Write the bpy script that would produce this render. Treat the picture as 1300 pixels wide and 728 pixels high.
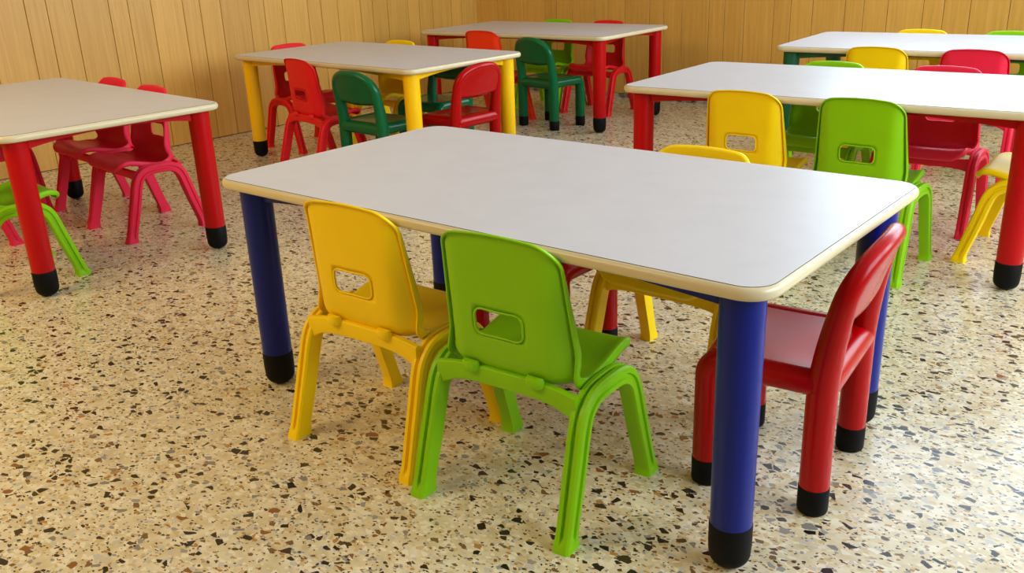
import bpy, bmesh, math, random
from mathutils import Vector, Matrix

for o in list(bpy.data.objects):
    bpy.data.objects.remove(o)
sc = bpy.context.scene
COL = sc.collection
random.seed(7)
PI = math.pi

# ------------------------------------------------------------------ camera
CAM_H, FPX, YAW, PITCH, ROLL = 1.0089, 1167.6, 0.69402, 0.3556, 0.0385
cam_d = bpy.data.cameras.new('camera')
cam_d.sensor_fit = 'HORIZONTAL'
cam_d.sensor_width = 36.0
cam_d.lens = 36.0 * FPX / 1300.0
cam_d.clip_start = 0.02
cam = bpy.data.objects.new('camera', cam_d)
COL.objects.link(cam)
right = Vector((math.cos(YAW), math.sin(YAW), 0))
fwd_h = Vector((-math.sin(YAW), math.cos(YAW), 0))
fwd = fwd_h * math.cos(PITCH) - Vector((0, 0, 1)) * math.sin(PITCH)
down = -fwd_h * math.sin(PITCH) - Vector((0, 0, 1)) * math.cos(PITCH)
r2 = right * math.cos(ROLL) + down * math.sin(ROLL)
d2 = -right * math.sin(ROLL) + down * math.cos(ROLL)
M = Matrix((r2, -d2, -fwd)).transposed().to_4x4()
M.translation = (0, 0, CAM_H)
cam.matrix_world = M
sc.camera = cam

# ------------------------------------------------------------------ world, light, exposure
world = bpy.data.worlds.new('daylight')
sc.world = world
world.use_nodes = True
bg = world.node_tree.nodes['Background']
bg.inputs[0].default_value = (0.75, 0.87, 1.0, 1)
bg.inputs[1].default_value = 1.0

def area(name, loc, size_x, size_y, direction, power, color, spread=180):
    l = bpy.data.lights.new(name, 'AREA')
    l.shape = 'RECTANGLE'
    l.size, l.size_y = size_x, size_y
    l.energy = power
    l.color = color
    l.spread = math.radians(spread)
    o = bpy.data.objects.new(name, l)
    COL.objects.link(o)
    o.location = loc
    o.rotation_euler = Vector(direction).to_track_quat('-Z', 'Y').to_euler()
    return o

# daylight outside the windows of the right-hand wall and of the back wall, and the warm ceiling lamps
area('window_daylight', (1.95, 3.0, 1.75), 4.2, 1.6, (-1, 0.0, -0.12), 195, (0.76, 0.89, 1.0))
area('back_window_daylight', (-0.45, 5.80, 1.78), 3.4, 1.6, (0.0, -1, -0.15), 84, (0.70, 0.87, 1.0))
area('ceiling_lamp_light', (-3.3, -0.9, 2.70), 2.6, 1.8, (0.15, 0.60, -1), 50, (1.0, 0.78, 0.40), 125)
area('ceiling_lamp_light_back', (-2.2, 3.3, 2.78), 2.6, 1.2, (0.0, 0, -1), 2, (1.0, 0.86, 0.62))
sc.view_settings.view_transform = 'Standard'
sc.view_settings.look = 'None'
sc.view_settings.gamma = 1.0
sc.view_settings.use_curve_mapping = False
sc.view_settings.exposure = 0.36

# ------------------------------------------------------------------ materials
def srgb(r, g, b):
    f = lambda c: (c / 12.92 if c <= 0.04045 else ((c + 0.055) / 1.055) ** 2.4)
    return (f(r / 255), f(g / 255), f(b / 255), 1)

def new_mat(name):
    m = bpy.data.materials.new(name)
    m.use_nodes = True
    nt = m.node_tree
    return m, nt, nt.nodes['Principled BSDF']

def N(nt, kind, **kw):
    n = nt.nodes.new(kind)
    for k, v in kw.items():
        setattr(n, k, v)
    return n

def ramp(nt, fac, stops, interp='LINEAR'):
    n = N(nt, 'ShaderNodeValToRGB')
    n.color_ramp.interpolation = interp
    els = n.color_ramp.elements
    while len(els) < len(stops):
        els.new(0.5)
    for e, (p, c) in zip(els, stops):
        e.position = p
        e.color = c
    nt.links.new(fac, n.inputs[0])
    return n.outputs[0]

def mixc(nt, fac, a, b, blend='MIX'):
    n = N(nt, 'ShaderNodeMix', data_type='RGBA', blend_type=blend)
    for s, v in ((n.inputs[0], fac), (n.inputs[6], a), (n.inputs[7], b)):
        if isinstance(v, (int, float)):
            s.default_value = v
        elif isinstance(v, tuple):
            s.default_value = v
        else:
            nt.links.new(v, s)
    return n.outputs[2]

def math_n(nt, op, a, b=None):
    n = N(nt, 'ShaderNodeMath', operation=op)
    for i, v in enumerate((a, b)):
        if v is None:
            continue
        if isinstance(v, (int, float)):
            n.inputs[i].default_value = v
        else:
            nt.links.new(v, n.inputs[i])
    return n.outputs[0]

def plastic(name, rgb, rough=0.33, bump=0.02, sss=0.0, spec=0.5):
    m, nt, b = new_mat(name)
    tc = N(nt, 'ShaderNodeTexCoord')
    nz = N(nt, 'ShaderNodeTexNoise')
    nz.inputs['Scale'].default_value = 14
    nt.links.new(tc.outputs['Object'], nz.inputs['Vector'])
    c = srgb(*rgb)
    d = tuple(v * 0.965 for v in c[:3]) + (1,)
    nt.links.new(ramp(nt, nz.outputs[0], [(0.3, d), (0.6, c)]), b.inputs['Base Color'])
    n2 = N(nt, 'ShaderNodeTexNoise')
    n2.inputs['Scale'].default_value = 900
    nt.links.new(tc.outputs['Object'], n2.inputs['Vector'])
    bp = N(nt, 'ShaderNodeBump')
    bp.inputs['Strength'].default_value = bump
    bp.inputs['Distance'].default_value = 0.002
    nt.links.new(n2.outputs[0], bp.inputs['Height'])
    nt.links.new(bp.outputs[0], b.inputs['Normal'])
    b.inputs['Roughness'].default_value = rough
    b.inputs['Specular IOR Level'].default_value = spec
    if sss:
        b.inputs['Subsurface Weight'].default_value = sss
        b.inputs['Subsurface Radius'].default_value = (0.01, 0.01, 0.01)
    return m

MAT = {
    'yellow': plastic('yellow_plastic', (255, 216, 0), 0.44, 0.04, 0.0, 0.25),
    'lime': plastic('lime_green_plastic', (140, 204, 0), 0.44, 0.04, 0.0, 0.25),
    'pink': plastic('raspberry_plastic', (238, 36, 70), 0.44, 0.04, 0.0, 0.25),
    'red': plastic('red_plastic', (232, 28, 32), 0.44, 0.04, 0.0, 0.25),
    'orange_red': plastic('orange_red_plastic', (255, 62, 22), 0.44, 0.04, 0.0, 0.25),
    'tube_red': plastic('glossy_red_plastic', (178, 0, 5), 0.26, 0.0, 0.0, 0.25),
    'tube_green': plastic('glossy_green_plastic', (0, 98, 54), 0.24, 0.0, 0.0, 0.3),
    'leg_blue': plastic('blue_lacquer', (2, 26, 124), 0.3, 0.0, 0.0, 0.28),
    'leg_red': plastic('red_lacquer', (186, 0, 8), 0.3, 0.0, 0.0, 0.25),
    'leg_yellow': plastic('yellow_lacquer', (255, 200, 0), 0.28, 0.0),
    'leg_green': plastic('green_lacquer', (0, 92, 62), 0.28, 0.0),
    'rubber': plastic('black_rubber', (10, 10, 11), 0.55, 0.1, 0.0, 0.15),
    'laminate': plastic('white_laminate', (208, 206, 210), 0.36, 0.0, 0.0, 0.25),
    'edge': plastic('cream_edging', (218, 202, 162), 0.3, 0.0),
    'joint': plastic('dark_joint', (70, 55, 40), 0.6, 0.0),
    'paint': plastic('white_wall_paint', (186, 186, 186), 0.8, 0.1),
    'frame_white': plastic('white_window_frame', (235, 235, 232), 0.4, 0.0),
}

def wood_mat():
    m, nt, b = new_mat('oak_veneer')
    oi = N(nt, 'ShaderNodeObjectInfo')
    geo = N(nt, 'ShaderNodeNewGeometry')
    off = N(nt, 'ShaderNodeVectorMath', operation='ADD')
    sc_ = N(nt, 'ShaderNodeVectorMath', operation='SCALE')
    comb = N(nt, 'ShaderNodeCombineXYZ')
    nt.links.new(oi.outputs['Random'], comb.inputs[2])
    nt.links.new(oi.outputs['Random'], comb.inputs[0])
    nt.links.new(comb.outputs[0], sc_.inputs[0])
    sc_.inputs['Scale'].default_value = 31.0
    nt.links.new(geo.outputs['Position'], off.inputs[0])
    nt.links.new(sc_.outputs[0], off.inputs[1])
    mp = N(nt, 'ShaderNodeMapping')
    mp.inputs['Scale'].default_value = (60, 60, 1.6)
    nt.links.new(off.outputs[0], mp.inputs[0])
    nz = N(nt, 'ShaderNodeTexNoise')
    nz.inputs['Scale'].default_value = 1.0
    nz.inputs['Detail'].default_value = 6
    nz.inputs['Roughness'].default_value = 0.6
    nt.links.new(mp.outputs[0], nz.inputs['Vector'])
    mp2 = N(nt, 'ShaderNodeMapping')
    mp2.inputs['Scale'].default_value = (220, 220, 5)
    nt.links.new(off.outputs[0], mp2.inputs[0])
    nf = N(nt, 'ShaderNodeTexNoise')
    nf.inputs['Scale'].default_value = 1.0
    nf.inputs['Detail'].default_value = 3
    nt.links.new(mp2.outputs[0], nf.inputs['Vector'])
    c1 = ramp(nt, nz.outputs[0], [(0.25, srgb(214, 160, 72)), (0.5, srgb(222, 170, 80)), (0.75, srgb(230, 181, 94))])
    c2 = ramp(nt, nf.outputs[0], [(0.35, (0.62, 0.55, 0.45, 1)), (0.55, (1, 1, 1, 1))])
    c3 = mixc(nt, 0.25, c1, c2, 'MULTIPLY')
    # a little difference from plank to plank
    pv = ramp(nt, oi.outputs['Random'], [(0.0, (0.90, 0.89, 0.86, 1)), (1.0, (1.06, 1.06, 1.05, 1))])
    c4 = mixc(nt, 1.0, c3, pv, 'MULTIPLY')
    nt.links.new(c4, b.inputs['Base Color'])
    b.inputs['Roughness'].default_value = 0.42
    bp = N(nt, 'ShaderNodeBump')
    bp.inputs['Strength'].default_value = 0.08
    bp.inputs['Distance'].default_value = 0.002
    nt.links.new(nf.outputs[0], bp.inputs['Height'])
    nt.links.new(bp.outputs[0], b.inputs['Normal'])
    return m
MAT['wood'] = wood_mat()
MAT['groove'] = plastic('dark_groove', (66, 40, 16), 0.7, 0.0)

def terrazzo_mat():
    m, nt, b = new_mat('terrazzo')
    geo = N(nt, 'ShaderNodeNewGeometry')
    # slight warp so that the chips are irregular
    wz = N(nt, 'ShaderNodeTexNoise')
    wz.inputs['Scale'].default_value = 60
    wz.inputs['Detail'].default_value = 2
    nt.links.new(geo.outputs['Position'], wz.inputs['Vector'])
    sub = N(nt, 'ShaderNodeVectorMath', operation='SUBTRACT')
    nt.links.new(wz.outputs['Color'], sub.inputs[0])
    sub.inputs[1].default_value = (0.5, 0.5, 0.5)
    scl = N(nt, 'ShaderNodeVectorMath', operation='SCALE')
    nt.links.new(sub.outputs[0], scl.inputs[0])
    scl.inputs['Scale'].default_value = 0.006
    add = N(nt, 'ShaderNodeVectorMath', operation='ADD')
    nt.links.new(geo.outputs['Position'], add.inputs[0])
    nt.links.new(scl.outputs[0], add.inputs[1])
    P = add.outputs[0]
    # matrix: cream with cloudy variation and fine pale grains
    cl = N(nt, 'ShaderNodeTexNoise')
    cl.inputs['Scale'].default_value = 26
    cl.inputs['Detail'].default_value = 6
    nt.links.new(geo.outputs['Position'], cl.inputs['Vector'])
    base = ramp(nt, cl.outputs[0], [(0.3, srgb(198, 178, 136)), (0.5, srgb(217, 201, 164)), (0.7, srgb(230, 218, 190))])

    def layer(col_in, scale, keep, edge, stops, seed):
        mp = N(nt, 'ShaderNodeMapping')
        mp.inputs['Location'].default_value = (seed, seed * 1.7, 0)
        mp.inputs['Rotation'].default_value = (0, 0, seed)
        mp.inputs['Scale'].default_value = (1, 1.45, 0)
        nt.links.new(P, mp.inputs[0])
        v1 = N(nt, 'ShaderNodeTexVoronoi', feature='F1', voronoi_dimensions='2D')
        v2 = N(nt, 'ShaderNodeTexVoronoi', feature='DISTANCE_TO_EDGE', voronoi_dimensions='2D')
        for v in (v1, v2):
            v.inputs['Scale'].default_value = scale
            nt.links.new(mp.outputs[0], v.inputs['Vector'])
        sep = N(nt, 'ShaderNodeSeparateColor')
        nt.links.new(v1.outputs['Color'], sep.inputs[0])
        pick = math_n(nt, 'LESS_THAN', sep.outputs[0], keep)
        # each chip has a size of its own
        thr = math_n(nt, 'MULTIPLY_ADD', sep.outputs[2], edge * 1.6)
        nt.nodes[-1].inputs[2].default_value = edge * 0.4
        ins = math_n(nt, 'GREATER_THAN', v2.outputs['Distance'], thr)
        fac = math_n(nt, 'MULTIPLY', pick, ins)
        chip = ramp(nt, sep.outputs[1], stops, 'CONSTANT')
        return mixc(nt, fac, col_in, chip)
    pale = [(0.0, srgb(232, 220, 192)), (0.4, srgb(204, 178, 130)), (0.6, srgb(196, 188, 172)), (0.8, srgb(214, 194, 152))]
    mid = [(0.0, srgb(120, 88, 54)), (0.25, srgb(150, 146, 138)), (0.5, srgb(84, 64, 46)), (0.68, srgb(176, 128, 70)), (0.84, srgb(50, 44, 40))]
    dark = [(0.0, srgb(30, 26, 24)), (0.45, srgb(62, 48, 36)), (0.62, srgb(134, 128, 120)), (0.76, srgb(38, 34, 33)), (0.94, srgb(140, 88, 42))]
    c = layer(base, 110, 0.30, 0.08, pale, 3.3)
    c = layer(c, 62, 0.28, 0.08, pale, 1.3)
    c = layer(c, 190, 0.085, 0.06, mid, 5.1)
    c = layer(c, 105, 0.10, 0.08, mid, 2.2)
    c = layer(c, 60, 0.06, 0.09, mid, 7.7)
    c = layer(c, 48, 0.09, 0.10, dark, 4.4)
    nt.links.new(c, b.inputs['Base Color'])
    b.inputs['Roughness'].default_value = 0.27
    b.inputs['Specular IOR Level'].default_value = 0.7
    return m
MAT['terrazzo'] = terrazzo_mat()

def skirting_mat():
    m, nt, b = new_mat('grey_stone_skirting')
    tc = N(nt, 'ShaderNodeTexCoord')
    nz = N(nt, 'ShaderNodeTexNoise')
    nz.inputs['Scale'].default_value = 22
    nz.inputs['Detail'].default_value = 5
    nt.links.new(tc.outputs['Object'], nz.inputs['Vector'])
    nt.links.new(ramp(nt, nz.outputs[0], [(0.35, srgb(60, 56, 50)), (0.5, srgb(150, 142, 126)), (0.65, srgb(190, 182, 164))]), b.inputs['Base Color'])
    b.inputs['Roughness'].default_value = 0.4
    return m
MAT['skirting'] = skirting_mat()

def glass_mat():
    m = bpy.data.materials.new('window_glass')
    m.use_nodes = True
    nt = m.node_tree
    nt.nodes.clear()
    out = N(nt, 'ShaderNodeOutputMaterial')
    mx = N(nt, 'ShaderNodeMixShader')
    tr = N(nt, 'ShaderNodeBsdfTransparent')
    gl = N(nt, 'ShaderNodeBsdfGlossy')
    gl.inputs['Roughness'].default_value = 0.02
    mx.inputs[0].default_value = 0.06
    nt.links.new(tr.outputs[0], mx.inputs[1])
    nt.links.new(gl.outputs[0], mx.inputs[2])
    nt.links.new(mx.outputs[0], out.inputs[0])
    return m
MAT['glass'] = glass_mat()

# ------------------------------------------------------------------ mesh helpers
def mesh_from(name, verts, faces, mats=('paint',), smooth=True, face_mats=None, angle=None):
    me = bpy.data.meshes.new(name)
    me.from_pydata([tuple(v) for v in verts], [], faces)
    bm = bmesh.new()
    bm.from_mesh(me)
    bmesh.ops.recalc_face_normals(bm, faces=bm.faces)
    bm.to_mesh(me)
    bm.free()
    for k in mats:
        me.materials.append(MAT[k] if isinstance(k, str) else k)
    if face_mats:
        me.polygons.foreach_set('material_index', face_mats)
    me.polygons.foreach_set('use_smooth', [smooth] * len(me.polygons))
    if smooth and angle is not None:
        me.set_sharp_from_angle(angle=math.radians(angle))
    me.update()
    return me

def box_mesh(name, x0, x1, y0, y1, z0, z1, mat, bevel=0.0):
    bm = bmesh.new()
    bmesh.ops.create_cube(bm, size=1)
    for v in bm.verts:
        v.co = Vector((x0 + (v.co.x + .5) * (x1 - x0), y0 + (v.co.y + .5) * (y1 - y0), z0 + (v.co.z + .5) * (z1 - z0)))
    if bevel:
        bmesh.ops.bevel(bm, geom=bm.edges[:], offset=bevel, segments=2, profile=0.5, affect='EDGES')
    me = bpy.data.meshes.new(name)
    bm.to_mesh(me)
    bm.free()
    me.materials.append(MAT[mat])
    if bevel:
        me.polygons.foreach_set('use_smooth', [True] * len(me.polygons))
        me.set_sharp_from_angle(angle=math.radians(35))
    return me

def link(name, me, parent=None, mat=None, loc=None, rotz=None):
    o = bpy.data.objects.new(name, me)
    COL.objects.link(o)
    if parent is not None:
        o.parent = parent
    if mat is not None:
        o.material_slots[0].link = 'OBJECT'
        o.material_slots[0].material = MAT[mat]
    if loc is not None:
        o.location = loc
    if rotz is not None:
        o.rotation_euler = (0, 0, rotz)
    return o

def thing(name, label, cat, loc, rotz=0.0, group=None):
    o = bpy.data.objects.new(name, None)
    o.empty_display_size = 0.1
    COL.objects.link(o)
    o.location = loc
    o.rotation_euler = (0, 0, rotz)
    o['label'] = label
    o['category'] = cat
    if group:
        o['group'] = group
    return o

def struct(o, label):
    o['kind'] = 'structure'
    o['label'] = label
    return o

def sweep(path, section, frame, caps=True, scale=None):
    """section: closed list of (a, b); frame(i) -> (axis_a, axis_b)"""
    vs, fs = [], []
    n = len(section)
    for i, p in enumerate(path):
        A, B = frame(i)
        k = scale(i) if scale else (1, 1)
        for (a, b) in section:
            vs.append(p + A * (a * k[0]) + B * (b * k[1]))
    for i in range(len(path) - 1):
        for j in range(n):
            fs.append((i * n + j, i * n + (j + 1) % n, (i + 1) * n + (j + 1) % n, (i + 1) * n + j))
    if caps:
        fs.append(tuple(range(n - 1, -1, -1)))
        m = (len(path) - 1) * n
        fs.append(tuple(range(m, m + n)))
    return vs, fs

def tube(path, radii, seg=20, caps=True, up=Vector((1, 0, 0))):
    """round tube along a path, radius per point"""
    ring = [(math.cos(2 * PI * k / seg), math.sin(2 * PI * k / seg)) for k in range(seg)]
    tans = []
    for i in range(len(path)):
        a = path[max(i - 1, 0)]
        b = path[min(i + 1, len(path) - 1)]
        tans.append((b - a).normalized())
    frames = []
    A = up - tans[0] * up.dot(tans[0])
    if A.length < 1e-4:
        A = Vector((0, 1, 0)) - tans[0] * tans[0].y
    A.normalize()
    for t in tans:
        A = (A - t * A.dot(t)).normalized()
        frames.append((A.copy(), t.cross(A)))
    return sweep(path, ring, lambda i: frames[i], caps, lambda i: (radii[i], radii[i]))

def lathe(profile, seg=32):
    vs, fs = [], []
    for (r, z) in profile:
        for k in range(seg):
            vs.append(Vector((r * math.cos(2 * PI * k / seg), r * math.sin(2 * PI * k / seg), z)))
    for i in range(len(profile) - 1):
        for k in range(seg):
            fs.append((i * seg + k, i * seg + (k + 1) % seg, (i + 1) * seg + (k + 1) % seg, (i + 1) * seg + k))
    fs.append(tuple(range(seg - 1, -1, -1)))
    m = (len(profile) - 1) * seg
    fs.append(tuple(range(m, m + seg)))
    return vs, fs

def spline(pts, n):
    """Catmull-Rom through 2D / 3D points, n samples"""
    P = [Vector(p) for p in pts]
    P = [P[0] * 2 - P[1]] + P + [P[-1] * 2 - P[-2]]
    out = []
    m = len(P) - 3
    for k in range(n + 1):
        u = k / n * m
        i = min(int(u), m - 1)
        t = u - i
        a, b, c, d = P[i:i + 4]
        out.append(0.5 * ((2 * b) + (c - a) * t + (2 * a - 5 * b + 4 * c - d) * t * t + (3 * b - a - 3 * c + d) * t ** 3))
    return out

# ------------------------------------------------------------------ the room
# back wall: y = 0.017 x + 5.474 ; left wall: x = 0.033 y - 4.904
ROOM_H = 2.9
XR, YF = 1.75, -3.0
floor = link('floor', box_mesh('floor', -6.2, 3.6, -3.6, 6.4, -0.06, 0.0, 'terrazzo'))
struct(floor, 'cream terrazzo floor with dark brown and grey stone chips')
ceil_ = link('ceiling', box_mesh('ceiling', -6.2, 2.9, -3.3, 6.4, ROOM_H, ROOM_H + 0.05, 'paint'))
struct(ceil_, 'plain white ceiling above the classroom')

WZ0, WZ1 = 0.95, 2.55
def addbox(vs, fs, x0, x1, y0, y1, z0, z1):
    b = len(vs)
    for x in (x0, x1):
        for y in (y0, y1):
            for z in (z0, z1):
                vs.append(Vector((x, y, z)))
    for q in ((0, 1, 3, 2), (4, 6, 7, 5), (0, 4, 5, 1), (2, 3, 7, 6), (0, 2, 6, 4), (1, 5, 7, 3)):
        fs.append(tuple(b + i for i in q))

def panelled_wall(name, label, origin, angle, seams, base_gap, opening=None):
    """local x runs along the wall, room side is local -y"""
    vs, fs = [], []
    if opening is None:
        addbox(vs, fs, seams[0], seams[-1], 0.0, 0.05, 0.0, ROOM_H)
    else:
        o0, o1 = opening
        addbox(vs, fs, seams[0], o0, 0.0, 0.05, 0.0, ROOM_H)
        addbox(vs, fs, o1, seams[-1], 0.0, 0.05, 0.0, ROOM_H)
        addbox(vs, fs, o0, o1, 0.0, 0.05, 0.0, WZ0)
        addbox(vs, fs, o0, o1, 0.0, 0.05, WZ1, ROOM_H)
    w = link(name, mesh_from(name, vs, fs, ('groove',), smooth=False), loc=origin, rotz=angle)
    struct(w, label)
    cache = {}
    for a, b in zip(seams[:-1], seams[1:]):
        top = ROOM_H
        if opening is not None and opening[0] - .01 < (a + b) / 2 < opening[1] + .01:
            top = WZ0
        wd = (round(b - a, 3), top)
        if wd not in cache:
            wd_, ROOM_TOP = wd
            g = 0.0014
            bm = bmesh.new()
            bmesh.ops.create_cube(bm, size=1)
            for v in bm.verts:
                v.co = Vector((g + (v.co.x + .5) * (wd_ - 2 * g), -0.011 + (v.co.y + .5) * 0.0105, base_gap + (v.co.z + .5) * (ROOM_TOP - base_gap)))
            ed = [e for e in bm.edges if abs(e.verts[0].co.z - e.verts[1].co.z) > .5 and e.verts[0].co.y < -0.006]
            bmesh.ops.bevel(bm, geom=ed, offset=0.0012, segments=1, affect='EDGES')
            me = bpy.data.meshes.new('plank')
            bm.to_mesh(me)
            bm.free()
            me.materials.append(MAT['wood'])
            cache[wd] = me
        link('plank', cache[wd], parent=w, loc=(a, 0, 0))
    return w

PAT = [0.105, 0.131, 0.188]
def seam_list(start, stop_lo, stop_hi, first):
    s = [start]
    i = first
    while s[-1] < stop_hi:
        s.append(s[-1] + PAT[i % 3])
        i += 1
    s[-1] = stop_hi
    i = first - 1
    while s[0] > stop_lo:
        s.insert(0, s[0] - PAT[i % 3])
        i -= 1
    s[0] = stop_lo
    if s[1] - s[0] < 0.02:
        s.pop(1)
    if s[-1] - s[-2] < 0.02:
        s.pop(-2)
    return s
a_b = math.atan(0.017)
# back wall local x = distance along it measured from x = 0
kb = 1 / math.cos(a_b)
_s = seam_list(-2.822 * kb, -4.716 * kb, XR + 0.02, 0)
BACK_OPEN = (min(_s, key=lambda q: abs(q + 2.15)), min(_s, key=lambda q: abs(q - 1.25)))
wall_back = panelled_wall('wall_back', 'oak veneer plank wall behind the far tables', (0, 5.474, 0), a_b,
                          seam_list(-2.822 * kb, -4.716 * kb, XR + 0.02, 0), 0.03, BACK_OPEN)
# left wall local x runs towards +y... room side is -local y = +x  -> rotate by +90deg
a_l = PI / 2 - math.atan(0.033)
kl = 1 / math.cos(math.atan(0.033))
wall_left = panelled_wall('wall_left', 'oak veneer plank wall along the left side', (-4.904, 0, 0), a_l,
                          seam_list(2.146 * kl, -3.05, 5.395 * kl, 0), 0.004)
bb = link('baseboard_back', box_mesh('baseboard_back', -4.71 * kb, XR, -0.016, -0.0005, 0.0, 0.028, 'skirting'),
          loc=(0, 5.474, 0), rotz=a_b)
struct(bb, 'low grey stone skirting under the back plank wall')

# right wall with two window openings, and the wall behind the camera (out of the picture)
WIN = [(0.9, 2.9), (3.1, 5.1)]
bm_v, bm_f = [], []
addbox(bm_v, bm_f, XR, XR + 0.1, YF, 5.56, 0.0, WZ0)
addbox(bm_v, bm_f, XR, XR + 0.1, YF, 5.56, WZ1, ROOM_H)
for y0, y1 in ((YF, WIN[0][0]), (WIN[0][1], WIN[1][0]), (WIN[1][1], 5.56)):
    addbox(bm_v, bm_f, XR, XR + 0.1, y0, y1, WZ0, WZ1)
wr = link('wall_right', mesh_from('wall_right', bm_v, bm_f, ('paint',), smooth=False))
struct(wr, 'plain off-white window wall on the right')
for i, (y0, y1) in enumerate(WIN):
    vs, fs = [], []
    t = 0.05
    for (a0, a1, b0, b1) in ((y0, y1, WZ0, WZ0 + t), (y0, y1, WZ1 - t, WZ1), (y0, y0 + t, WZ0 + t, WZ1 - t), (y1 - t, y1, WZ0 + t, WZ1 - t),
                             ((y0 + y1) / 2 - .035, (y0 + y1) / 2 + .035, WZ0 + t, WZ1 - t)):
        addbox(vs, fs, XR + 0.02, XR + 0.07, a0, a1, b0, b1)
    w = link('window_%d' % (i + 1), mesh_from('window', vs, fs, ('frame_white',), smooth=False))
    struct(w, 'white framed two-leaf window in the right wall')
    for k in range(2):
        a0 = y0 + t if k == 0 else (y0 + y1) / 2 + .035
        a1 = (y0 + y1) / 2 - .035 if k == 0 else y1 - t
        link('pane', box_mesh('pane', XR + 0.042, XR + 0.048, a0, a1, WZ0 + t, WZ1 - t, 'glass'), parent=w)
# window over the panelling of the back wall, above the picture
vs, fs = [], []
t = 0.05
o0, o1 = BACK_OPEN
om = (o0 + o1) / 2
for (a0, a1, b0, b1) in ((o0, o1, WZ0, WZ0 + t), (o0, o1, WZ1 - t, WZ1), (o0, o0 + t, WZ0 + t, WZ1 - t), (o1 - t, o1, WZ0 + t, WZ1 - t),
                         (om - .035, om + .035, WZ0 + t, WZ1 - t)):
    addbox(vs, fs, a0, a1, 0.005, 0.045, b0, b1)
w = link('window_3', mesh_from('window', vs, fs, ('frame_white',), smooth=False), loc=(0, 5.474, 0), rotz=a_b)
struct(w, 'white framed window over the panelling of the back wall')
for a0, a1 in ((o0 + t, om - .035), (om + .035, o1 - t)):
    link('pane', box_mesh('pane', a0, a1, 0.022, 0.028, WZ0 + t, WZ1 - t, 'glass'), parent=w)
wf = link('wall_front', box_mesh('wall_front', -5.1, XR + 0.1, YF - 0.1, YF, 0.0, ROOM_H, 'wood'))
struct(wf, 'oak veneer wall behind the camera')

# ------------------------------------------------------------------ tables
TL, TW, TH = 1.3614, 0.7486, 0.53
LEG_IN = 0.067

def rrect(hx, hy, r, seg=10):
    pts = []
    for cx, cy, a0 in ((hx - r, hy - r, 0), (-hx + r, hy - r, PI / 2), (-hx + r, -hy + r, PI), (hx - r, -hy + r, 1.5 * PI)):
        for k in range(seg + 1):
            a = a0 + PI / 2 * k / seg
            pts.append((cx + r * math.cos(a), cy + r * math.sin(a)))
    return pts

def loft(rings, cap=True):
    vs, fs = [], []
    n = len(rings[0])
    for r in rings:
        vs += [Vector(p) for p in r]
    for i in range(len(rings) - 1):
        for j in range(n):
            fs.append((i * n + j, i * n + (j + 1) % n, (i + 1) * n + (j + 1) % n, (i + 1) * n + j))
    if cap:
        fs.append(tuple(range(n - 1, -1, -1)))
        fs.append(tuple(range((len(rings) - 1) * n, len(rings) * n)))
    return vs, fs

def table_meshes():
    hx, hy, R, th = TL / 2, TW / 2, 0.055, 0.024
    out = {}
    def ring(ins, z):
        return [(x, y, z) for x, y in rrect(hx - ins, hy - ins, R - ins)]
    # laminate board
    b = 0.0085
    rings = [ring(b + .001, TH - th + .001), ring(b + .001, TH - .0016), ring(b, TH - .0014), ring(b, TH)]
    vs, fs = loft(rings)
    nr = 44
    fm = [2] * nr + [1] * nr + [1] * nr + [2, 0]
    out['tabletop'] = mesh_from('tabletop', vs, fs, ('laminate', 'joint', 'laminate'), smooth=False, face_mats=fm)
    # rounded edge band
    rings = []
    rings.append(ring(b + .0008, TH - .0012))
    rings.append(ring(b - .0008, TH - .0008))
    rr = th / 2 - .001
    for k in range(13):
        a = PI / 2 - PI * k / 12
        rings.append(ring(0.0078 - 0.0078 * math.cos(a), TH - th / 2 + rr * math.sin(a)))
    rings.append(ring(b + .0008, TH - th + .0004))
    vs, fs = loft(rings, cap=False)
    n = len(rings[0])
    m = len(rings) - 1
    for j in range(n):
        fs.append((m * n + j, m * n + (j + 1) % n, (j + 1) % n, j))
    out['edge_band'] = mesh_from('edge_band', vs, fs, ('edge',), smooth=True, angle=50)
    # legs
    r = 0.0355
    vs, fs = lathe([(r, 0.084), (r + .0002, 0.2), (r + .001, TH - th - 0.001)], 40)
    out['leg'] = mesh_from('leg', vs, fs, ('leg_red',), smooth=True, angle=50)
    prof = [(0.006, 0.0)]
    for k in range(1, 9):
        a = PI / 2 * k / 8
        prof.append((0.006 + (r - 0.006) * math.sin(a), 0.026 * (1 - math.cos(a))))
    prof += [(r + .0012, 0.045), (r + .0012, 0.0825), (r + .0004, 0.0842)]
    vs, fs = lathe(prof, 40)
    out['foot_cap'] = mesh_from('foot_cap', vs, fs, ('rubber',), smooth=True, angle=50)
    lx, ly = hx - LEG_IN, hy - LEG_IN
    z0, z1 = TH - th - 0.034, TH - th - 0.0005
    def apron(h, mid, along_x):
        n = 24
        V, F = [], []
        for k in range(n + 1):
            u = -1 + 2 * k / n
            zb = z1 - (mid + (.032 - mid) * abs(u) ** 2.2)
            for (d, z) in ((-.011, z1), (.011, z1), (.011, zb), (-.011, zb)):
                V.append(Vector((u * h, d, z)) if along_x else Vector((d, u * h, z)))
        for k in range(n):
            for j in range(4):
                F.append((k * 4 + j, k * 4 + (j + 1) % 4, k * 4 + 4 + (j + 1) % 4, k * 4 + 4 + j))
        F += [(3, 2, 1, 0), (n * 4, n * 4 + 1, n * 4 + 2, n * 4 + 3)]
        return mesh_from('apron', V, F, ('leg_red',), smooth=True, angle=40)
    out['apron_long'] = apron(lx - r + .004, .008, True)
    out['apron_short'] = apron(ly - r + .004, .010, False)
    return out
TM = table_meshes()

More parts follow.
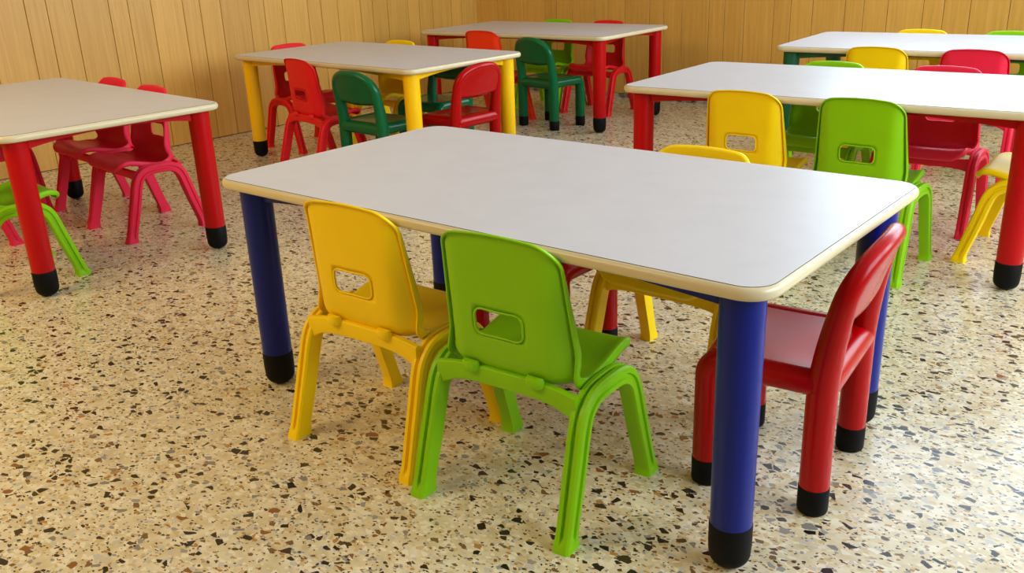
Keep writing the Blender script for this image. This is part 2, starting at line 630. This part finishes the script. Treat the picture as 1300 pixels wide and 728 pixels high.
def make_table(x, y, t, legmat, label):
    T = thing('classroom_table', label, 'table', (x, y, 0), t, 'rectangular classroom tables')
    link('tabletop', TM['tabletop'], T)
    link('edge_band', TM['edge_band'], T)
    lx, ly = TL / 2 - LEG_IN, TW / 2 - LEG_IN
    for sx in (-1, 1):
        for sy in (-1, 1):
            l = link('leg', TM['leg'], T, legmat, loc=(sx * lx, sy * ly, 0))
            c = link('foot_cap', TM['foot_cap'], l)
            c['label'] = 'black rounded rubber foot'
    for s in (-1, 1):
        link('apron', TM['apron_long'], T, legmat, loc=(0, s * ly, 0))
        link('apron', TM['apron_short'], T, legmat, loc=(s * lx, 0, 0))
    return T

make_table(-1.1809, 1.5425, 0.0, 'leg_blue', 'white topped table on blue legs, nearest the camera')
make_table(-3.5408, 1.5436, -0.0655, 'leg_red', 'white topped table on red legs, cut off by the left picture edge')
make_table(-3.4956, 3.1881, -0.0448, 'leg_yellow', 'white topped table on yellow legs beside the plank wall')
make_table(-3.5146, 4.5962, 0.0217, 'leg_red', 'white topped table on red legs in the far corner of the walls')
make_table(-1.1231, 3.1758, 0.0315, 'leg_red', 'white topped table on red legs, right behind the blue legged table')
make_table(-1.1517, 4.5209, 0.0555, 'leg_green', 'white topped table on dark green legs before the back wall')

# ------------------------------------------------------------------ moulded chair (plastic shell on arched legs)
def shell_meshes():
    prof = spline([(-.106, .543), (-.103, .47), (-.100, .40), (-.096, .330), (-.089, .291), (-.069, .270), (-.036, .266),
                   (.02, .274), (.075, .288), (.112, .294), (.137, .288), (.149, .271)], 400)
    S = [0.0]
    for a, b in zip(prof[:-1], prof[1:]):
        S.append(S[-1] + (b - a).length)
    total = S[-1]
    def at(s):
        s = max(0.0, min(total, s))
        lo, hi = 0, len(S) - 1
        while hi - lo > 1:
            m = (lo + hi) // 2
            if S[m] <= s:
                lo = m
            else:
                hi = m
        t = (s - S[lo]) / max(1e-9, S[hi] - S[lo])
        p = prof[lo].lerp(prof[hi], t)
        d = (prof[hi] - prof[lo]).normalized()
        return p, d
    def lerp(x, xs, ys):
        if x <= xs[0]:
            return ys[0]
        for i in range(len(xs) - 1):
            if x <= xs[i + 1]:
                return ys[i] + (ys[i + 1] - ys[i]) * (x - xs[i]) / (xs[i + 1] - xs[i])
        return ys[-1]
    def width(s):
        w = lerp(s, [0, .12, .22, .30, .42, total], [.123, .131, .138, .140, .140, .137])
        r = .040
        if s < r:
            w -= r - math.sqrt(max(0, r * r - (r - s) ** 2))
        r = .045
        if s > total - r:
            q = s - (total - r)
            w -= r - math.sqrt(max(0, r * r - q * q))
        return w
    HX, HS0, HS1, HR = .053, .142, .192, .015
    rows = [.040 * (1 - math.cos(PI / 2 * k / 7)) for k in range(8)]
    rows += [.040 + (HS0 - .040) * k / 9 for k in range(1, 10)]
    rows += [HS0 + (HS1 - HS0) * k / 8 for k in range(1, 9)]
    e0 = total - .045
    nn = 26
    rows += [HS1 + (e0 - HS1) * k / nn for k in range(1, nn + 1)]
    rows += [e0 + .045 * math.sin(PI / 2 * k / 7) for k in range(1, 8)]
    inner = [-1 + 2 * k / 14 for k in range(15)]
    outer = [k / 8 for k in range(1, 9)]
    cols = [('o', -f) for f in reversed(outer)] + [('i', f) for f in inner] + [('o', f) for f in outer]
    nc = len(cols)
    pos = {}
    V, uv = [], []
    def point(x, s):
        fade = max(0.0, 1 - s / .15)
        s2 = s + .010 * (x / .123) ** 2 * fade
        p, d = at(s2)
        n = Vector((0, -d.y, d.x)) if False else Vector((0, -d[1], d[0]))
        if n.y < 0 and n.z < 0:
            n = -n
        # sitter side normal: forward on the back, up on the seat
        if n.z < 0 or (abs(n.z) < .5 and n.y < 0):
            n = -n
        back = max(0.0, min(1.0, (0.33 - s) / .12))
        w0 = lerp(s, [0, .12, .22, .30], [.123, .131, .138, .140])
        xi = w0 - (.034 + .026 * min(1, s / .25))
        t = max(0.0, (abs(x) - xi) / (w0 - xi))
        wing = t * t * (.5 + .5 * min(1, t))
        lift = (x / .15) ** 2 * .004 + wing * ((.014 + .036 * min(1, s / .24)) * back + .007 * (1 - back))
        # keep the front lip level
        if s > total - .06:
            lift *= max(0, (total - s) / .06)
        return Vector((x, p[0], p[1])) + n * lift, n
    NV = []
    for i, s in enumerate(rows):
        w = width(s)
        for j, (k, f) in enumerate(cols):
            x = HX * f if k == 'i' else math.copysign(HX + (w - HX) * abs(f), f)
            s2 = s
            if HS0 - 1e-6 <= s <= HS1 + 1e-6 and abs(x) <= HX + 1e-6:
                cx, cs = HX - HR, (HS1 - HS0) / 2 - HR
                ax, as_ = abs(x), abs(s - (HS0 + HS1) / 2)
                if ax > cx and as_ > cs:
                    q = Vector((ax - cx, as_ - cs))
                    if q.length > 1e-6 and (abs(ax - HX) < 1e-6 or abs(as_ - (HS1 - HS0) / 2) < 1e-6):
                        q = q.normalized() * HR
                        x = math.copysign(cx + q.x, x)
                        s2 = (HS0 + HS1) / 2 + math.copysign(cs + q.y, s - (HS0 + HS1) / 2)
            v, n = point(x, s2)
            V.append(v)
            NV.append(n)
    F = []
    def inhole(i, j):
        sm = (rows[i] + rows[i + 1]) / 2
        return HS0 < sm < HS1 and cols[j][0] == 'i' and cols[j + 1][0] == 'i' and j + 1 < nc
    nr = len(rows)
    for i in range(nr - 1):
        for j in range(nc - 1):
            if not inhole(i, j):
                F.append((i * nc + j, i * nc + j + 1, (i + 1) * nc + j + 1, (i + 1) * nc + j))
    # turned-back rim round the outside
    loop = [j for j in range(nc)] + [i * nc + nc - 1 for i in range(1, nr)] + \
           [(nr - 1) * nc + j for j in range(nc - 2, -1, -1)] + [i * nc for i in range(nr - 2, 0, -1)]
    L = len(loop)
    prev = loop
    outd = []
    for q in range(L):
        a, b = V[loop[q - 1]], V[loop[(q + 1) % L]]
        t = (b - a).normalized()
        n = NV[loop[q]]
        o = t.cross(n)
        ctr = Vector((0, at(total * .55)[0][0], V[loop[q]].z)) if False else None
        outd.append(o.normalized())
    # orient outward
    mid_top = outd[nc // 2]
    if mid_top.z < 0:
        outd = [-o for o in outd]
    row_of = {}
    for i in range(nr):
        for j in range(nc):
            row_of[i * nc + j] = rows[i]
    for (o_, b_, e_) in ((.0022, .0012, 0), (.0040, .0040, 0), (.0046, .0075, .5), (.0048, .0105, 1.0)):
        cur = []
        for q in range(L):
            cur.append(len(V))
            deep = lerp(row_of[loop[q]], [0, .04, .20, .26, .34, .46, total], [0, 0, .010, .014, .011, .008, .003])
            V.append(V[loop[q]] + outd[q] * o_ - NV[loop[q]] * (b_ + deep * e_))
            NV.append(NV[loop[q]])
        for q in range(L):
            F.append((prev[q], prev[(q + 1) % L], cur[(q + 1) % L], cur[q]))
        prev = cur
    # lip of the hand hole
    i0, i1 = rows.index(min(rows, key=lambda r: abs(r - HS0))), rows.index(min(rows, key=lambda r: abs(r - HS1)))
    j0 = len(outer)
    j1 = j0 + 14
    hl = [i0 * nc + j for j in range(j0, j1 + 1)] + [i * nc + j1 for i in range(i0 + 1, i1 + 1)] + \
         [i1 * nc + j for j in range(j1 - 1, j0 - 1, -1)] + [i * nc + j0 for i in range(i1 - 1, i0, -1)]
    c = sum((V[k] for k in hl), Vector()) / len(hl)
    prev = hl
    for (o_, b_) in ((.0012, .0008), (.0018, .003), (.0018, .0055)):
        cur = []
        for k in hl:
            d = (c - V[k])
            d.normalize()
            cur.append(len(V))
            V.append(V[k] + d * o_ - NV[k] * b_)
        for q in range(len(hl)):
            F.append((prev[q], cur[q], cur[(q + 1) % len(hl)], prev[(q + 1) % len(hl)]))
        prev = cur
    bm = bmesh.new()
    bv = [bm.verts.new(v) for v in V]
    for f in F:
        bm.faces.new([bv[k] for k in f])
    bmesh.ops.remove_doubles(bm, verts=bm.verts, dist=1e-5)
    bmesh.ops.recalc_face_normals(bm, faces=bm.faces)
    # make the front side point at the sitter
    ref = min(bm.faces, key=lambda f: (f.calc_center_median() - Vector((0, .02, .274))).length)
    if ref.normal.z < 0:
        bmesh.ops.reverse_faces(bm, faces=bm.faces)
    bm.normal_update()
    bmesh.ops.solidify(bm, geom=bm.faces[:], thickness=0.0036)
    bm.normal_update()
    # split in backrest and seat, keeping the common smooth normals
    parts = {'backrest': [], 'seat': []}
    for f in bm.faces:
        m = f.calc_center_median()
        parts['backrest' if (m.z - .280) * .72 - (m.y + .079) * .70 > 0 else 'seat'].append(f)
    res = {}
    for nm, fl in parts.items():
        idx, vs, ns, fs = {}, [], [], []
        for f in fl:
            q = []
            for v in f.verts:
                if v.index not in idx:
                    idx[v.index] = len(vs)
                    vs.append(v.co.copy())
                    ns.append(v.normal.copy())
                q.append(idx[v.index])
            fs.append(q)
        me = bpy.data.meshes.new(nm)
        me.from_pydata([tuple(v) for v in vs], [], fs)
        me.materials.append(MAT['yellow'])
        me.polygons.foreach_set('use_smooth', [True] * len(me.polygons))
        me.normals_split_custom_set_from_vertices([tuple(n) for n in ns])
        me.update()
        res[nm] = me
    bm.free()
    return res

def arch_leg(front, side):
    """half of a side arch: from the crown down to one foot; channel section with a groove on the outer face"""
    s = 1 if front else -1
    pts = [(0.0, .262), (s * .030, .2612), (s * .057, .255), (s * .081, .236), (s * .095, .205), (s * .106, .165),
           (s * .122, .110), (s * .140, .050), (s * .149, .018), (s * .152, .0)]
    pth2 = spline(pts, 30)
    def fx(z):
        return side * (.167 - .006 * (z / .25) ** 0.9)
    path = [Vector((fx(max(q[1], 0)), q[0], q[1])) for q in pth2]
    n = len(path)
    def tan(i):
        return (path[min(i + 1, n - 1)] - path[max(i - 1, 0)]).normalized()
    O = Vector((side, 0, 0))
    def frame(i):
        if i == n - 1:
            return Vector((0, s, 0)), O      # flat on the ground
        t = tan(i)
        if i == 0:
            t = Vector((0, s, 0))
        A = O.cross(t) * side * s
        A = (A - O * A.dot(O)).normalized()
        B = O - t * O.dot(t)
        return A, B.normalized()
    # a = in plane across the leg (positive = outside of the arch), b = outwards
    k = 1 if True else -1
    sec = [(-.0165, -.014), (-.0165, .010), (-.0135, .0145), (-.0050, .0150), (-.0034, .0105), (.0034, .0105), (.0050, .0150),
           (.0135, .0145), (.0172, .0105), (.0172, .0035), (.0110, .0015), (.0110, -.0025), (.0172, -.0045), (.0172, -.011), (.014, -.014)]
    def sc_(i):
        z = path[i].z
        f = 1.10 + .30 * max(0, 1 - z / .020) ** 0.8 - .08 * math.exp(-((z - .05) / .04) ** 2)
        return (f, f)
    flat = [(-.0165, -.014), (-.0165, .010), (-.0135, .0145), (-.0050, .0150), (-.0034, .0150), (.0034, .0150), (.0050, .0150),
            (.0135, .0145), (.0172, .0105), (.0172, .0035), (.0172, .0015), (.0172, -.0025), (.0172, -.0045), (.0172, -.011), (.014, -.014)]
    vs, fs = sweep(path, sec, frame, True, sc_)
    m = len(sec)
    for i in range(n):
        A, B = frame(i)
        f = sc_(i)[0]
        w = max(0.0, min(1.0, (.022 - path[i].z) / .012))
        for j in range(m):
            a = sec[j][0] * (1 - w) + flat[j][0] * w
            b = sec[j][1] * (1 - w) + flat[j][1] * w
            vs[i * m + j] = path[i] + A * (a * f) + B * (b * (1.1 + .35 * (f - 1.1)))
    me = mesh_from('leg', vs, fs, ('yellow',), smooth=True, angle=38)
    return me

def bar_mesh(yc, z0, z1, thick, name, droop):
    xs = [-.156 + .312 * k / 24 for k in range(25)]
    path = []
    vs, fs = [], []
    sec = []
    for (a, b) in rrect(thick / 2, (z1 - z0) / 2, .004, 3):
        sec.append((a, b))
    P = [Vector((x, yc, (z0 + z1) / 2 + droop * (abs(x) / .156) ** 4)) for x in xs]
    vs, fs = sweep(P, sec, lambda i: (Vector((0, 1, 0)), Vector((0, 0, 1))), True,
                   lambda i: (1, 1 + .55 * (abs(xs[i]) / .156) ** 6))
    return mesh_from(name, vs, fs, ('yellow',), smooth=True, angle=40)

def clip_mesh():
    # half-round hook gripping the crossbar under the shell
    vs, fs = [], []
    pts = []
    for k in range(13):
        a = PI * k / 12
        pts.append((.019 * math.cos(a), -.014 * math.sin(a)))
    rings = []
    for (sc_, z) in ((.86, -.010), (1.0, -.006), (1.0, .006), (.86, .010)):
        rings.append([(x * sc_, y * sc_, z) for x, y in pts])
    vs, fs = loft(rings)
    return mesh_from('clip', vs, fs, ('yellow',), smooth=True, angle=45)

SH = shell_meshes()
PC = {
    'rear_l': arch_leg(False, -1), 'rear_r': arch_leg(False, 1), 'front_l': arch_leg(True, -1), 'front_r': arch_leg(True, 1),
    'bar_rear': bar_mesh(-.090, .246, .281, .016, 'crossbar', -.022), 'bar_front': bar_mesh(.078, .226, .258, .016, 'crossbar', -.006),
    'clip': clip_mesh(),
}

def moulded_chair(x, y, rot, mat, label, group):
    T = thing('moulded_chair', label, 'chair', (x, y, 0), rot, group)
    link('backrest', SH['backrest'], T, mat)
    link('seat', SH['seat'], T, mat)
    for k in ('rear_l', 'rear_r', 'front_l', 'front_r'):
        link('leg', PC[k], T, mat)
    b = link('crossbar', PC['bar_rear'], T, mat)
    for sx in (-1, 1):
        link('clip', PC['clip'], b, mat, loc=(sx * .072, -.096, .280))
    link('crossbar', PC['bar_front'], T, mat)
    return T

# ------------------------------------------------------------------ tube chair (thick round legs, arched back)
def tube_chair_meshes():
    out = {}
    R = .0275
    LX, LY = .132, .105
    ZS = .252
    vs, fs = lathe([(R, .054), (R, .15), (R, ZS)], 28)
    out['rear_leg'] = mesh_from('leg', vs, fs, ('tube_red',), smooth=True, angle=50)
    vs, fs = lathe([(R, .054), (R, .15), (R, .222)], 28)
    out['front_leg'] = mesh_from('leg', vs, fs, ('tube_red',), smooth=True, angle=50)
    vs, fs = lathe([(R - .004, 0.0), (R - .0005, .003), (R + .0008, .008), (R + .0010, .0535), (R + .0002, .0548)], 28)
    out['cap'] = mesh_from('foot_cap', vs, fs, ('rubber',), smooth=True, angle=40)
    # seat: two side rails that turn down over the front legs, front and rear rail, dished panel
    V, F = [], []
    def add(vf):
        b = len(V)
        V.extend(vf[0])
        F.extend([tuple(b + k for k in f) for f in vf[1]])
    ZR = .262
    for sx in (-1, 1):
        pts = [Vector((sx * LX, -LY, ZR)), Vector((sx * LX, 0, ZR))]
        for k in range(9):
            a = PI / 2 * k / 8
            pts.append(Vector((sx * LX, LY - .028 + .028 * math.sin(a), ZR - .028 + .028 * math.cos(a))))
        pts.append(Vector((sx * LX, LY, .220)))
        add(tube(pts, [R * .92] * 2 + [R * (.92 + .08 * k / 8) for k in range(9)] + [R], 24))
    for yy, zz, rr in ((-LY, ZR - .006, .0275), (LY - .012, ZR - .005, .0265)):
        pts = [Vector((-LX + .27 * k / 12 * (2 * LX / .27), yy + (.012 * (1 - ((k - 6) / 6) ** 2) if yy > 0 else 0), zz)) for k in range(13)]
        add(tube(pts, [rr] * 13, 20))
    nx, ny = 14, 12
    b = len(V)
    for lay in (0, 1):
        for i in range(nx + 1):
            for j in range(ny + 1):
                u, v = i / nx * 2 - 1, j / ny * 2 - 1
                dish = .008 * (1 - u * u) * (1 - v * v)
                z = (.2845 - .6 * dish) if lay == 0 else (.250)
                V.append(Vector((u * (LX - .004), v * (LY - .002), z)))
    q = (nx + 1) * (ny + 1)
    for i in range(nx):
        for j in range(ny):
            a = b + i * (ny + 1) + j
            F.append((a, a + ny + 1, a + ny + 2, a + 1))
            F.append((a + q, a + q + 1, a + q + ny + 2, a + q + ny + 1))
    out['seat'] = mesh_from('seat', V, F, ('tube_red',), smooth=True, angle=50)
    # back: posts rising into an arch, leaning back, with a curved panel under the arch
    V, F = [], []
    ZT = .520
    def lean(z):
        q = max(0, z - ZS)
        return -LY - .06 * q - .50 * q * q
    def bow(x):
        return -.016 * (1 - (x / LX) ** 2)
    zc = .415
    path, rad = [], []
    m = 40
    def arch(a):
        # superellipse arch
        ca, sa = math.cos(a), math.sin(a)
        x = LX * math.copysign(abs(ca) ** .78, ca)
        z = zc + (ZT - .017 - zc) * abs(sa) ** .92
        return x, z
    left = [(-LX, ZS + (zc - ZS) * k / 8) for k in range(8)]
    arc = [arch(PI - PI * k / m) for k in range(m + 1)]
    rgt = [(LX, zc - (zc - ZS) * k / 8) for k in range(1, 9)]
    for (x, z) in left + arc + rgt:
        f = max(0, min(1, (z - ZS) / (ZT - ZS)))
        path.append(Vector((x, lean(z) + bow(x) * min(1, f * 1.3), z)))
        rad.append(R * (1 - .42 * f ** 1.3))
    add(tube(path, rad, 20, True, Vector((0, 1, 0))))
    # panel
    nx, nz = 24, 12
    b = len(V)
    def ztop(x):
        best = ZT - .017
        for (p, q_) in zip(arc[:-1], arc[1:]):
            if p[0] <= x <= q_[0]:
                t = (x - p[0]) / max(1e-9, q_[0] - p[0])
                return p[1] + (q_[1] - p[1]) * t
        return zc
    sec = []
    for i in range(nx + 1):
        x = -LX + 2 * LX * i / nx
        zb = .372 - .010 * (1 - (x / LX) ** 2)
        zt = max(ztop(x), zb + .02)
        col = []
        for side in (1, -1):
            rng = range(nz + 1) if side == 1 else range(nz, -1, -1)
            for j in rng:
                t = j / nz
                z = zb + (zt - zb) * t
                th = .0145 * min(1.0, math.sqrt(max(0.0, 1 - max(0, 1 - t * 5) ** 2)) + .02)
                f = max(0, min(1, (z - ZS) / (ZT - ZS)))
                col.append(Vector((x, lean(z) + bow(x) * min(1, f * 1.3) - .012 * (1 - (x / LX) ** 2) * (1 - t) * 0 + side * th, z)))
        sec.append(col)
    nn = len(sec[0])
    for c in sec:
        V.extend(c)
    for i in range(nx):
        for j in range(nn):
            F.append((b + i * nn + j, b + i * nn + (j + 1) % nn, b + (i + 1) * nn + (j + 1) % nn, b + (i + 1) * nn + j))
    out['backrest'] = mesh_from('backrest', V, F, ('tube_red',), smooth=True, angle=60)
    out['pos'] = (LX, LY)
    return out
TC = tube_chair_meshes()

def tube_chair(x, y, rot, mat, label, group):
    T = thing('tube_leg_chair', label, 'chair', (x, y, 0), rot, group)
    LX, LY = TC['pos']
    link('seat', TC['seat'], T, mat)
    link('backrest', TC['backrest'], T, mat)
    for sx in (-1, 1):
        for sy in (-1, 1):
            l = link('leg', TC['rear_leg' if sy < 0 else 'front_leg'], T, mat, loc=(sx * LX, sy * LY, 0))
            c = link('foot_cap', TC['cap'], l)
            c['label'] = 'black rubber end cap'
    return T

G1, G2, G3 = 'chairs at the blue legged table', 'chairs at the red legged table on the left', 'chairs at the yellow legged table'
G4, G5, G6 = 'chairs at the far corner table', 'chairs at the red legged table on the right', 'chairs at the green legged table'
# blue-legged table
moulded_chair(-1.377, 1.246, 0.05, 'yellow', 'yellow moulded chair on the near side of the blue legged table, beside the green one', G1)
moulded_chair(-0.992, 1.245, 0.06, 'lime', 'lime green moulded chair in the foreground, pushed under the blue legged table', G1)
tube_chair(-0.632, 1.588, PI / 2 + 0.10, 'tube_red', 'dark red tube leg chair at the right end of the blue legged table', G1)
moulded_chair(-1.010, 1.832, PI, 'yellow', 'yellow chair on the far side of the blue legged table, half hidden by its top', G1)
tube_chair(-1.375, 1.775, PI, 'tube_red', 'red tube leg chair hidden under the blue legged table behind the lime chair', G1)
# red-legged table on the left
moulded_chair(-3.235, 1.232, -0.10, 'lime', 'lime green moulded chair cut by the left picture edge behind a red table leg', G2)
moulded_chair(-3.800, 1.255, -0.06, 'pink', 'raspberry red chair at the left picture edge, only a leg showing behind the lime chair', G2)
moulded_chair(-3.400, 1.822, PI - 0.07, 'pink', 'raspberry red chair next to the right red leg of the left table', G2)
moulded_chair(-3.800, 1.880, PI - 0.07, 'pink', 'raspberry red chair second from the right red leg of the left table', G2)
moulded_chair(-4.200, 1.560, -PI / 2 - 0.06, 'pink', 'raspberry red chair at the far wall end of the left table, almost hidden', G2)
# yellow-legged table
moulded_chair(-3.560, 2.884, -0.16, 'red', 'red moulded chair with its back to the camera at the yellow legged table', G3)
moulded_chair(-4.120, 3.240, -PI / 2 - 0.04, 'red', 'red moulded chair at the wall end of the yellow legged table', G3)
tube_chair(-3.155, 2.895, -0.04, 'tube_green', 'dark green tube leg chair on the near side of the yellow legged table', G3)
tube_chair(-2.945, 3.200, PI / 2 - 0.04, 'tube_red', 'bright red tube leg chair between the two right yellow table legs', G3)
moulded_chair(-3.720, 3.490, PI - 0.04, 'yellow', 'yellow moulded chair on the far side of the yellow legged table', G3)
tube_chair(-3.330, 3.440, PI - 0.04, 'tube_green', 'dark green tube leg chair in shade on the far side of the yellow legged table', G3)
# far corner table
moulded_chair(-3.660, 4.305, 0.0, 'orange_red', 'orange red moulded chair at the far corner table, seen above the yellow legged table', G4)
tube_chair(-3.272, 4.360, -0.17, 'tube_green', 'green tube leg chair in front of the far corner table', G4)
moulded_chair(-3.684, 4.892, PI, 'lime', 'lime green moulded chair on the wall side of the far corner table', G4)
moulded_chair(-3.298, 4.898, PI, 'red', 'red chair on the wall side of the far corner table, by its right leg', G4)
# red-legged table on the right
moulded_chair(-1.312, 2.873, 0.0, 'yellow', 'yellow moulded chair with its back to the camera at the right hand red legged table', G5)
moulded_chair(-0.938, 2.886, 0.0, 'lime', 'lime green chair with its back to the camera at the right hand red legged table', G5)
moulded_chair(-1.320, 3.460, PI, 'lime', 'lime green chair on the far side of the right hand red legged table', G5)
moulded_chair(-0.910, 3.472, PI + 0.03, 'pink', 'crimson red moulded chair on the far side of the right hand red legged table', G5)
moulded_chair(-0.530, 3.240, PI / 2 + 0.02, 'yellow', 'yellow moulded chair at the right end of the red legged table, beside its thick leg', G5)
# green-legged table
moulded_chair(-1.347, 4.213, 0.03, 'yellow', 'golden yellow chair with its back to the camera at the green legged table', G6)
moulded_chair(-0.964, 4.240, 0.05, 'pink', 'red moulded chair with its back to the camera at the green legged table', G6)
moulded_chair(-1.385, 4.800, PI + 0.05, 'yellow', 'yellow chair back peeking over the far edge of the green legged table', G6)
moulded_chair(-0.985, 4.820, PI + 0.05, 'lime', 'lime green chair back peeking over the far edge of the green legged table', G6)
